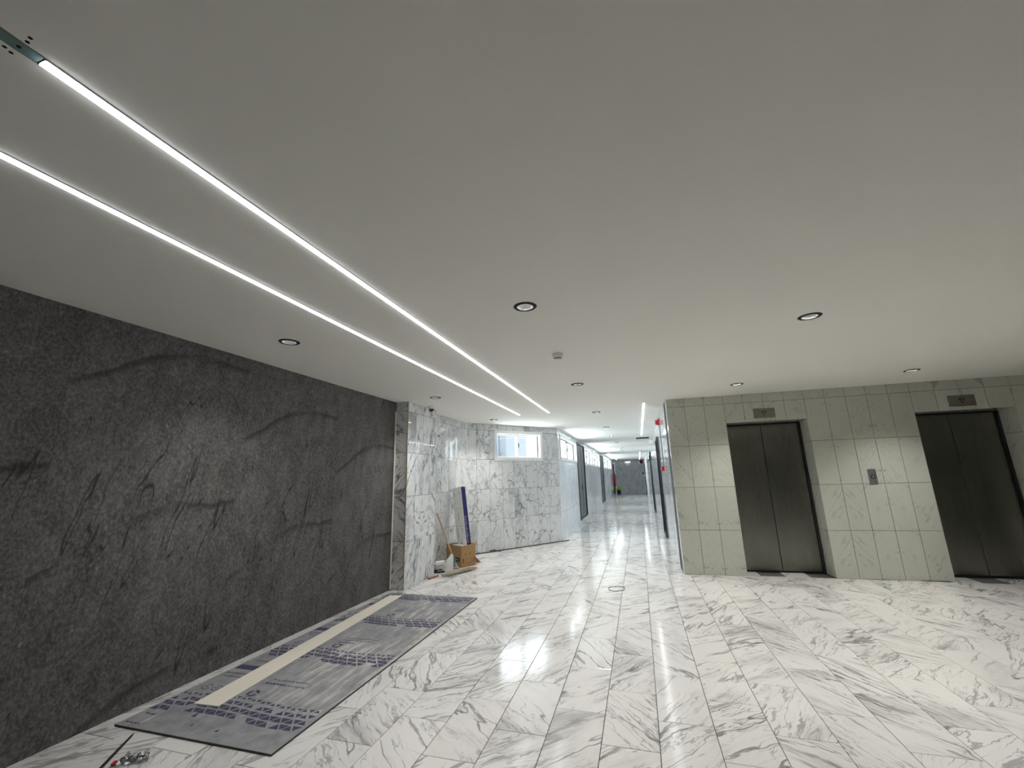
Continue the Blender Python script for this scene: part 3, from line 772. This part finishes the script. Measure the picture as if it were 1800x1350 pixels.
MB().tube([(.165, 0, .35), (.15, .0, .26), (0, .0, .20), (-.15, 0, .26), (-.165, 0, .35)][::1], .006, 8).obj('bail', 'alu', r, Matrix.Translation((0, -.17, 0)) @ Matrix.Scale(.0+.9, 4))
# cloth over the bucket
def cloth(name, size, fn, mat, parent=None, nx=14, ny=14, th=.004, mw=None):
    vs = []; fs = []
    for i in range(nx+1):
        for j in range(ny+1): vs.append(fn(i/nx, j/ny))
    k = len(vs)
    vs2 = [Vector(v)+Vector((0, 0, th)) for v in vs]
    mb = MB(); W = ny+1
    f1 = [(i*W+j, (i+1)*W+j, (i+1)*W+j+1, i*W+j+1) for i in range(nx) for j in range(ny)]
    f2 = [tuple(k+q for q in f[::-1]) for f in f1]
    ed = []
    bd = [i*W for i in range(nx+1)]+[nx*W+j for j in range(1, ny+1)]+[i*W+ny for i in range(nx-1, -1, -1)]+[j for j in range(ny-1, 0, -1)]
    for a, b_ in zip(bd, bd[1:]+bd[:1]): ed.append((a, b_, b_+k, a+k))
    mb.add([Vector(v) for v in vs]+vs2, f1+f2+ed)
    return mb.obj(name, mat, parent, mw, smooth=True)
rr = random.Random(11)
def bcl(u, v):
    x, y = (u-.5)*.5, (v-.5)*.46; d = math.hypot(x, y)
    z = .40+.16*math.cos(min(d/.2, 1)*PI/2)+.025*math.sin(17*u+2)*math.cos(13*v) if d < .19 else .40-(d-.19)*1.6+.02*math.sin(20*(u+v))
    if d > .19: x *= .19/d*(1+.15*(d-.19)); y *= .19/d*(1+.15*(d-.19))
    return (x, y, z)
o = cloth('safety_vest', 1, bcl, 'neon', mw=Matrix.Translation((-1.56, 34.05, 0))); tag(o, 'neon yellow cloth lying over the dark blue bucket at the corridor end', 'cloth')

# ------------------------------------------------------------------ board on the floor
BXa, BXb, BYa, BYb = -3.18, -1.995, 2.10, 5.10
brd = root('floor_board', ((BXa+BXb)/2, (BYa+BYb)/2, 0)); tag(brd, 'long dusty grey printed board lying on the floor along the charcoal wall', 'board')
hw, hl = (BXb-BXa)/2, (BYb-BYa)/2; BT = .012
MB().cbox((-hw, -hl, 0.0005), (hw, hl, BT), .001).obj('sheet', 'board', brd)
m = MB(); m.box((-hw-.0008, -hl-.0008, .001), (hw+.0008, -hl, BT-.001)); m.box((hw, -hl, .001), (hw+.0008, hl, BT-.001)); m.obj('cut_edge', 'boardedge', brd)
tri = MB(); zt0, zt1 = BT-.0002, BT+.0004
rr = random.Random(5)
def triangle(cx, cy, w, h, up_, f=1.0):
    w *= f; h *= f
    if up_: p = [(cx-w/2, cy-h/2), (cx+w/2, cy-h/2), (cx, cy+h/2)]
    else: p = [(cx-w/2, cy+h/2), (cx, cy-h/2), (cx+w/2, cy+h/2)]
    tri.add([(x, y, zt0) for x, y in p]+[(x, y, zt1) for x, y in p], [(2, 1, 0), (3, 4, 5), (0, 1, 4, 3), (1, 2, 5, 4), (2, 0, 3, 5)])
CW = .088
for yb in (-1.27, -.43, .44, 1.28):
    for row in range(4):
        n = int(2*hw/CW)
        for k in range(n*2):
            x = -hw+.03+CW*.5*k
            if x > hw-.03: continue
            # the band fades out towards the top and in a gentle wave
            wav = .5+.5*math.sin(k*.55+row*.9+yb*3)
            f = [1.0, 1.0, .85, .6][row]*(.85+.15*wav)
            if row == 0 and wav < .12: continue
            if rr.random() < .02: continue
            cyb = yb+row*.062+.018*math.sin(k*.28+yb)
            triangle(x, cyb, CW*.80, .050, (k+row) % 2 == 0, f)
# print: a solid label bar, dashes of small print, round marks
def dash(x0, x1, y, h):
    x = x0
    while x < x1:
        w = rr.uniform(.012, .03)
        tri.box((x, y-h/2*rr.uniform(.6, 1), zt0), (min(x+w, x1), y+h/2*rr.uniform(.6, 1), zt1)); x += w+rr.uniform(.006, .012)
for y0 in (-.68, .18, 1.02):
    tri.box((-hw+.015, y0-.035, zt0), (-hw+.235, y0+.035, zt1))
    dash(-hw+.02, -hw+.22, y0-.10, .018); dash(-hw+.05, -hw+.22, y0-.15, .015); dash(-hw+.05, -hw+.20, y0+.12, .015)
for y0 in (-.86, -.80, -.02, .03, .84, .9):
    dash(-.10, .22, y0, .012)
    if rr.random() < .7: dash(-.12, .05, y0-.055, .022)
def ringmark(cx, cy, r0, r1, a0, a1, n=10):
    for i in range(n):
        t0, t1 = a0+(a1-a0)*i/n, a0+(a1-a0)*(i+1)/n
        p = [(cx+r*math.cos(t), cy+r*math.sin(t)) for r, t in ((r0, t0), (r1, t0), (r1, t1), (r0, t1))]
        tri.add([(x, y, zt0) for x, y in p]+[(x, y, zt1) for x, y in p], [(3, 2, 1, 0), (4, 5, 6, 7), (0, 1, 5, 4), (1, 2, 6, 5), (2, 3, 7, 6), (3, 0, 4, 7)])
for yb in (-1.0, -.15, .70):
    for cx in (-hw+.10, -hw+.19):
        ringmark(cx, yb, .030, .036, .3, 2.4); ringmark(cx, yb, .030, .036, 3.0, 5.9); dash(cx-.018, cx+.018, yb, .012)
    for k in range(3): ringmark(-.08, yb-.0, .024, .044, .2+k*2.094, 1.85+k*2.094, 6)
dash(-hw+.05, -hw+.13, -1.36, .02); dash(-hw+.03, -hw+.14, -1.46, .014)
for x, y, w in ((-.20, -1.30, .022), (-.11, -1.39, .012), (.10, -1.40, .016)): triangle(x, y, w*1.6, w*2, True)
pr = tri.obj('printed_marks', 'navy', brd); pr['kind'] = 'stuff'; pr['label'] = 'dark navy printed triangles, label bars and small print'
# cream strip lying slightly askew on the board
q = [(-2.936, 2.395), (-2.739, 2.406), (-2.955, 5.004), (-3.115, 4.985)]
mb = MB(); mb.prism(q, BT+.0006, BT+.0036)
so = mb.obj('board_offcut', 'cream'); tag(so, 'long narrow cream offcut strip lying on the grey floor board', 'offcut strip')

# ------------------------------------------------------------------ corner clutter
# cardboard carton
bx = root('cardboard_box', (-3.235, 6.869, .005), math.atan2(6.698-6.869, -2.888+3.235)); tag(bx, 'open brown cardboard box with printed handling marks in the recess', 'box')
BWd, BDp, BH, tk = .385, .31, .335, .006
m = MB(); m.box((0, 0, .001), (BWd, tk, BH)); m.box((0, BDp-tk, .001), (BWd, BDp, BH)); m.box((0, tk, .001), (tk, BDp-tk, BH)); m.box((BWd-tk, tk, .001), (BWd, BDp-tk, BH)); m.box((tk, tk, .001), (BWd-tk, BDp-tk, tk))
m.obj('carton', 'card', bx)
def flap(mw, w, d, nm='flap'): return MB().cbox((0, 0, 0), (w, d, .005), .001).obj(nm, 'card', bx, mw)
flap(Matrix.Translation((BWd-.004, tk, BH-.004)) @ Matrix.Rotation(-PI/2*.0+1.25, 4, 'Y') @ Matrix.Rotation(PI/2, 4, 'Z') @ Matrix.Translation((0, -.0, 0)) @ Matrix.Scale(-1, 4, (0, 1, 0)), BDp-2*tk, .02)
flap(Matrix.Translation((.004, BDp-.004, BH-.003)) @ Matrix.Rotation(.5, 4, 'X'), BWd-.008, .05)
MB().add([(BWd+.0, BDp-.02, .14), (BWd+.10, BDp+.03, .045), (BWd+.012, BDp, .03), (BWd+.0, BDp-.015, .14), (BWd+.10, BDp+.036, .045), (BWd+.012, BDp+.006, .03)], [(0, 1, 2), (5, 4, 3), (0, 3, 4, 1), (1, 4, 5, 2), (2, 5, 3, 0)]).obj('torn_flap', 'card_in', bx)
mk = MB()
yf = -.0006
mk.box((.235, yf, .085), (.345, .001, .150))
mk.obj('dark_label', 'cardprint', bx)
mk = MB()
mk.box((.248, yf-.0006, .112), (.268, 0, .124)); mk.box((.276, yf-.0006, .108), (.300, 0, .128)); mk.obj('label_print', 'pinkboard', bx)
mk = MB(); xf = BWd+.0006
def ypt(y, z, w, h): mk.box((BWd-.001, y-w/2, z-h/2), (xf, y+w/2, z+h/2))
ypt(.04, .10, .016, .075); ypt(.27, .10, .012, .07)
for y, z in ((.10, .19), (.19, .19)):
    mk.add([(xf, y-.014, z+.014), (xf, y+.014, z+.014), (xf, y, z-.01), (BWd, y-.014, z+.014), (BWd, y+.014, z+.014), (BWd, y, z-.01)], [(0, 1, 2), (5, 4, 3), (0, 3, 4, 1), (1, 4, 5, 2), (2, 5, 3, 0)]); ypt(y, z-.018, .003, .02); ypt(y, z-.028, .014, .003)
ypt(.155, .055, .15, .004); ypt(.085, .09, .004, .07); ypt(.155, .125, .14, .003); ypt(.225, .09, .004, .07)
mk.obj('handling_marks', 'cardprint', bx)
MB().cbox((.02, .02, BH-.09), (BWd-.03, .20, BH-.02), .02).obj('packing', 'paper', bx, Matrix.Rotation(.03, 4, 'X'))
# tall flat blue and white carton leaning on the recess wall
lax = Vector((-.165, 0, 1)).normalized(); lx = Vector((1, 0, .165)).normalized(); ly = lax.cross(lx)
fr = bx.matrix_world @ (Matrix.Translation((.100, .195, .012)) @ Matrix((lx, ly, lax)).transposed().to_4x4())
fc = root('panel_carton', mat=fr); tag(fc, 'tall slim blue and white carton leaning in the recess behind the box', 'carton')
cw, cd, ch = .245, .102, 1.275
MB().cbox((0, 0, 0), (cw, cd, ch-.03), .002).obj('body', 'paper', fc)
MB().box((cw-.0005, .004, .01), (cw+.0008, cd-.004, ch-.034)).obj('blue_side', 'blue', fc)
MB().box((.003, .003, ch-.0305), (cw-.003, cd-.003, ch-.029)).obj('top_end', 'darkframe', fc)
m = MB()
for z in (.29, .59, .88): m.box((.002, -.0008, z), (cw-.002, .001, z+.004))
for z, x, h in ((1.10, .05, .05), (1.12, .19, .05), (.68, .11, .13), (.52, .045, .04), (.50, .17, .06), (.40, .05, .10), (.2, .21, .06)): m.box((x-.006, -.0008, z), (x+.006, .001, z+h))
m.obj('front_print', 'greyink', fc)['kind'] = 'stuff'
MB().cbox((.08, -.003, .12), (.17, .001, .40), .001).obj('white_label', 'white_pvc', fc)
MB().box((.115, -.0036, .27), (.14, -.0028, .33)).obj('label_mark', 'greyink', fc)
m = MB(); rr = random.Random(21)          # white lettering running down the blue side, too small to read
z = .74
while z > .30:
    h = rr.uniform(.012, .04); y0 = rr.uniform(.050, .062); y1 = rr.uniform(.074, .094)
    m.box((cw, .030, z-h), (cw+.0016, .036, z)); m.box((cw, min(y0, y1)-.034, z-.006), (cw+.0016, max(y0, y1)-.034, z)); z -= h+rr.uniform(.004, .016)
m.obj('side_lettering', 'bluewhite', fc)
# mop
mp = root('mop', (-2.885, 6.46, 0)); tag(mp, 'mop with a wooden stick and teal socket leaning in the recess', 'mop')
B0 = Vector((.005, .03, .055)); T0 = Vector((-.375, .09, .87))
MB().tube([B0+(T0-B0)*.16, B0+(T0-B0)*.6, T0], [.013, .0125, .012], 10).obj('stick', 'wood', mp, smooth=True)
MB().tube([B0+(T0-B0)*.07, B0+(T0-B0)*.12, B0+(T0-B0)*.20, B0+(T0-B0)*.24], [.017, .021, .020, .015], 12).obj('socket', 'tealplastic', mp, smooth=True)
MB().tube([B0+(T0-B0)*.00, B0+(T0-B0)*.08], [.026, .015], 10).cbox((-.05, -.035, .045), (.06, .03, .065), .006).obj('clamp', 'greyplastic', mp, smooth=True)
A0, A1 = Vector((-.035, -.41, .032)), Vector((.255, .13, .03))
hd = root('tmp'); bpy.data.objects.remove(hd)
pts = []; rd = []
rr = random.Random(9)
for k in range(19):
    t = k/18; p = A0.lerp(A1, t); p.x += .012*math.sin(t*PI*2); pts.append(p)
    rd.append((.030+.006*math.sin(k*2.1))*(1 if .06 < t < .94 else .62))
md = MB().tube(pts, rd, 12).obj('mop_head', 'mopcloth', mp, smooth=True)
for k in range(34):
    t = rr.uniform(.03, .93); p = A0.lerp(A1, t); a = rr.uniform(0, 2*PI); d = (A1-A0).normalized()
    s = Vector((math.cos(a)*.030, 0, math.sin(a)*.024)); e = p+d*rr.uniform(.05, .14)
    q = [p+s, p+s*1.12+d*.04, e+s*1.05]
    q = [Vector((v.x, v.y, max(.007, v.z))) for v in q]
    MB().tube(q, [.006, .0065, .004], 6).obj('yarn', 'mopcloth', md, smooth=True)
MB().tube([A1, A1+Vector((.03, .05, .0))], [.018, .008], 8).obj('head_clip', 'black', mp, smooth=True)
# white jug
jg = root('jug', (-2.965, 6.41, 0), .3); tag(jg, 'white plastic jug with a sloping shoulder in front of the box', 'jug')
def ovalring(w, d, z, n=20): return [((w*math.copysign(abs(math.cos(2*PI*k/n))**.6, math.cos(2*PI*k/n))), (d*math.copysign(abs(math.sin(2*PI*k/n))**.6, math.sin(2*PI*k/n))), z) for k in range(n)]
def loft(rings):
    n = len(rings[0]); vs = [v for r_ in rings for v in r_]; fs = [(i*n+k, i*n+(k+1) % n, (i+1)*n+(k+1) % n, (i+1)*n+k) for i in range(len(rings)-1) for k in range(n)]
    fs += [tuple(range(n-1, -1, -1)), tuple((len(rings)-1)*n+k for k in range(n))]; return MB().add(vs, fs)
def sh(rg, dx): return [(x+dx, y, z) for x, y, z in rg]
loft([ovalring(.056, .042, 0.001), ovalring(.060, .045, .012), ovalring(.060, .045, .155), sh(ovalring(.050, .040, .185), .008), sh(ovalring(.030, .028, .228), .026), sh(ovalring(.022, .022, .238), .030)]).obj('body', 'jug', jg, smooth=True)
MB().lathe([(.021, .236), (.023, .238), (.023, .258), (.0001, .260)], 18, Matrix.Translation((.030, 0, 0))).obj('cap', 'white_pvc', jg, smooth=True)
# crumpled white paper bag in front of a black tray
def crumple(cx, cy, w, d, h, seed):
    r_ = random.Random(seed); ph = [r_.uniform(0, 6) for _ in range(6)]
    bm = bmesh.new(); bmesh.ops.create_icosphere(bm, subdivisions=3, radius=1)
    for v in bm.verts:
        c = v.co.copy(); k = 1+.10*math.sin(9*c.x+ph[0])*math.cos(8*c.y+ph[1])+.07*math.sin(15*c.z+ph[2]+5*c.x)
        f = [math.copysign(abs(q)**.55, q) for q in c]
        v.co = Vector((f[0]*w/2*k, f[1]*d/2*k, h/2+f[2]*h/2*k))
        if v.co.z < .001: v.co.z = .001
    me = bpy.data.meshes.new('bag'); bm.to_mesh(me); bm.free(); return me
o = link('paper_bag', crumple(0, 0, .17, .10, .115, 4), 'paper', None, Matrix.Translation((-3.165, 6.50, .028)) @ Matrix.Rotation(.75, 4, 'Z') @ Matrix.Rotation(-.12, 4, 'Y')); tag(o, 'crumpled white printed paper bag between the pilaster and the jug', 'bag')
m = MB(); rr = random.Random(2)
for k in range(7):
    m.box((-.05+.014*k, -.056, .05+.004*math.sin(k*2)), (-.05+.014*k+.008, -.050, .062+.004*math.sin(k*3)))
m.obj('bag_print', 'greyink', o)
ty = root('black_tray', (-3.15, 6.36, 0), .75); tag(ty, 'low black tray under the white paper bag', 'tray')
m = MB(); m.box((-.10, -.06, .001), (.10, .06, .006)); m.box((-.10, -.06, .006), (.10, -.055, .026)); m.box((-.10, .055, .006), (.10, .06, .026)); m.box((-.10, -.055, .006), (-.095, .055, .026)); m.box((.095, -.055, .006), (.10, .055, .026)); m.obj('dish', 'black', ty)
MB().cbox((-.02, -.085, .027), (.10, -.05, .033), .002).obj('scraper', 'greyplastic', ty)
wd = MB().cbox((-.018, -.11, .0005), (.018, .11, .020), .002).obj('wood_batten', 'batten', None, Matrix.Translation((-3.035, 6.00, 0)) @ Matrix.Rotation(-.2, 4, 'Z')); tag(wd, 'short reddish wooden batten on the floor at the foot of the pilaster', 'wood offcut')
pb = MB().cbox((-.17, -.14, .0003), (.17, .16, .0045), .001).obj('cardboard_sheet', 'pinkboard', None, Matrix.Translation((-2.80, 6.76, 0)) @ Matrix.Rotation(-.35, 4, 'Z')); tag(pb, 'thin pinkish sheet on the floor along the right foot of the cardboard box', 'sheet')

# black strips at the foot of the angled wall
dd = (frB @ Vector((2.60, -.055, 0)))-(frB @ Vector((.02, -.075, 0)))
a = frB @ Vector((.02, -.075, .008)); b_ = frB @ Vector((2.60, -.055, .008))
tag(MB().tube([a, (a+b_)/2+Vector((.004, -.004, 0)), b_], .0085, 8).obj('rubber_strip', 'black', smooth=True), 'long thin black strip on the floor along the foot of the angled wall', 'strip')
a = frB @ Vector((.50, -.02, .020)); b_ = frB @ Vector((.66, -.17, .007))
tag(MB().tube([a, (a+b_)/2+Vector((0, 0, .015)), b_], .007, 8).obj('cable_offcut', 'black', smooth=True), 'short black offcut crossing the long strip by the angled wall', 'offcut')
# wire ring
c0 = Vector((-.395, 5.83, .004)); ring = []
for k in range(33):
    t = 2*PI*k/32*1.06; ring.append(c0+Vector((.10*math.cos(t+.6), .115*math.sin(t+.6), .003*math.sin(3*t)+.001)))
ring.append(ring[-1]+Vector((.05, -.02, 0))); 
tag(MB().tube(ring, .0042, 6).obj('wire_loop', 'wire', smooth=True), 'loop of thin grey wire lying on the open floor', 'wire')
# black rod and crumpled film at the lower left
a = Vector((-2.965, 2.068, .006)); b_ = Vector((-2.74, 1.745, .008))
tag(MB().tube([a, a.lerp(b_, .08), a.lerp(b_, .5), b_, b_+(b_-a)*.6], [.002, .0055, .007, .0085, .0085], 8).obj('black_rod', 'black', smooth=True), 'thin black rod with a pointed tip on the floor at the lower left', 'rod')
def film(u, v):
    x = (u-.5)*.17; y = (v-.5)*.09
    z = .010+.016*math.sin(9*u+3*v)*math.sin(7*v+1)+.010*math.sin(23*u-11*v)+.006*math.sin(31*v+9*u)
    z *= max(.15, 1-abs(2*u-1)**3)*max(.2, 1-abs(2*v-1)**3)
    return (x*(1-.3*v), y, max(.0015, z+.006))
o = cloth('plastic_wrapper', 1, film, 'film', None, 26, 18, .0007, Matrix.Translation((-2.70, 1.895, 0)) @ Matrix.Rotation(.62, 4, 'Z')); tag(o, 'crumpled clear plastic wrapper with red marks on the floor at the lower left', 'wrapper')
MB().cbox((.018, -.020, .018), (.058, -.012, .022), .001).obj('red_mark', 'darkred', o)
MB().cbox((-.085, -.02, .004), (-.055, .012, .012), .003).obj('red_tab', 'red', o)

# ------------------------------------------------------------------ building seen through the windows
ob = root('neighbour_building', (-11.0, 27.0, 0), -.1); tag(ob, 'pale neighbouring building with blue glazing, seen through the small windows', 'building')
MB().box((-2.9, 0, -3), (2.7, 4, 9)).obj('facade', 'fac_white', ob)
for k in range(5):
    f = MB().box((-2.7+1.1*k, -.06, .5), (-2.2+1.1*k, .02, 4.5)).obj('window', 'fac_blue', ob)
    MB().box((-2.8+1.1*k, -.12, 2.9), (-2.1+1.1*k, -.0, 3.0)).obj('window_bar', 'fac_white', f)
MB().box((-.2, -1.2, 2.15), (2.6, 0, 2.4)).obj('awning', 'fac_brown', ob)
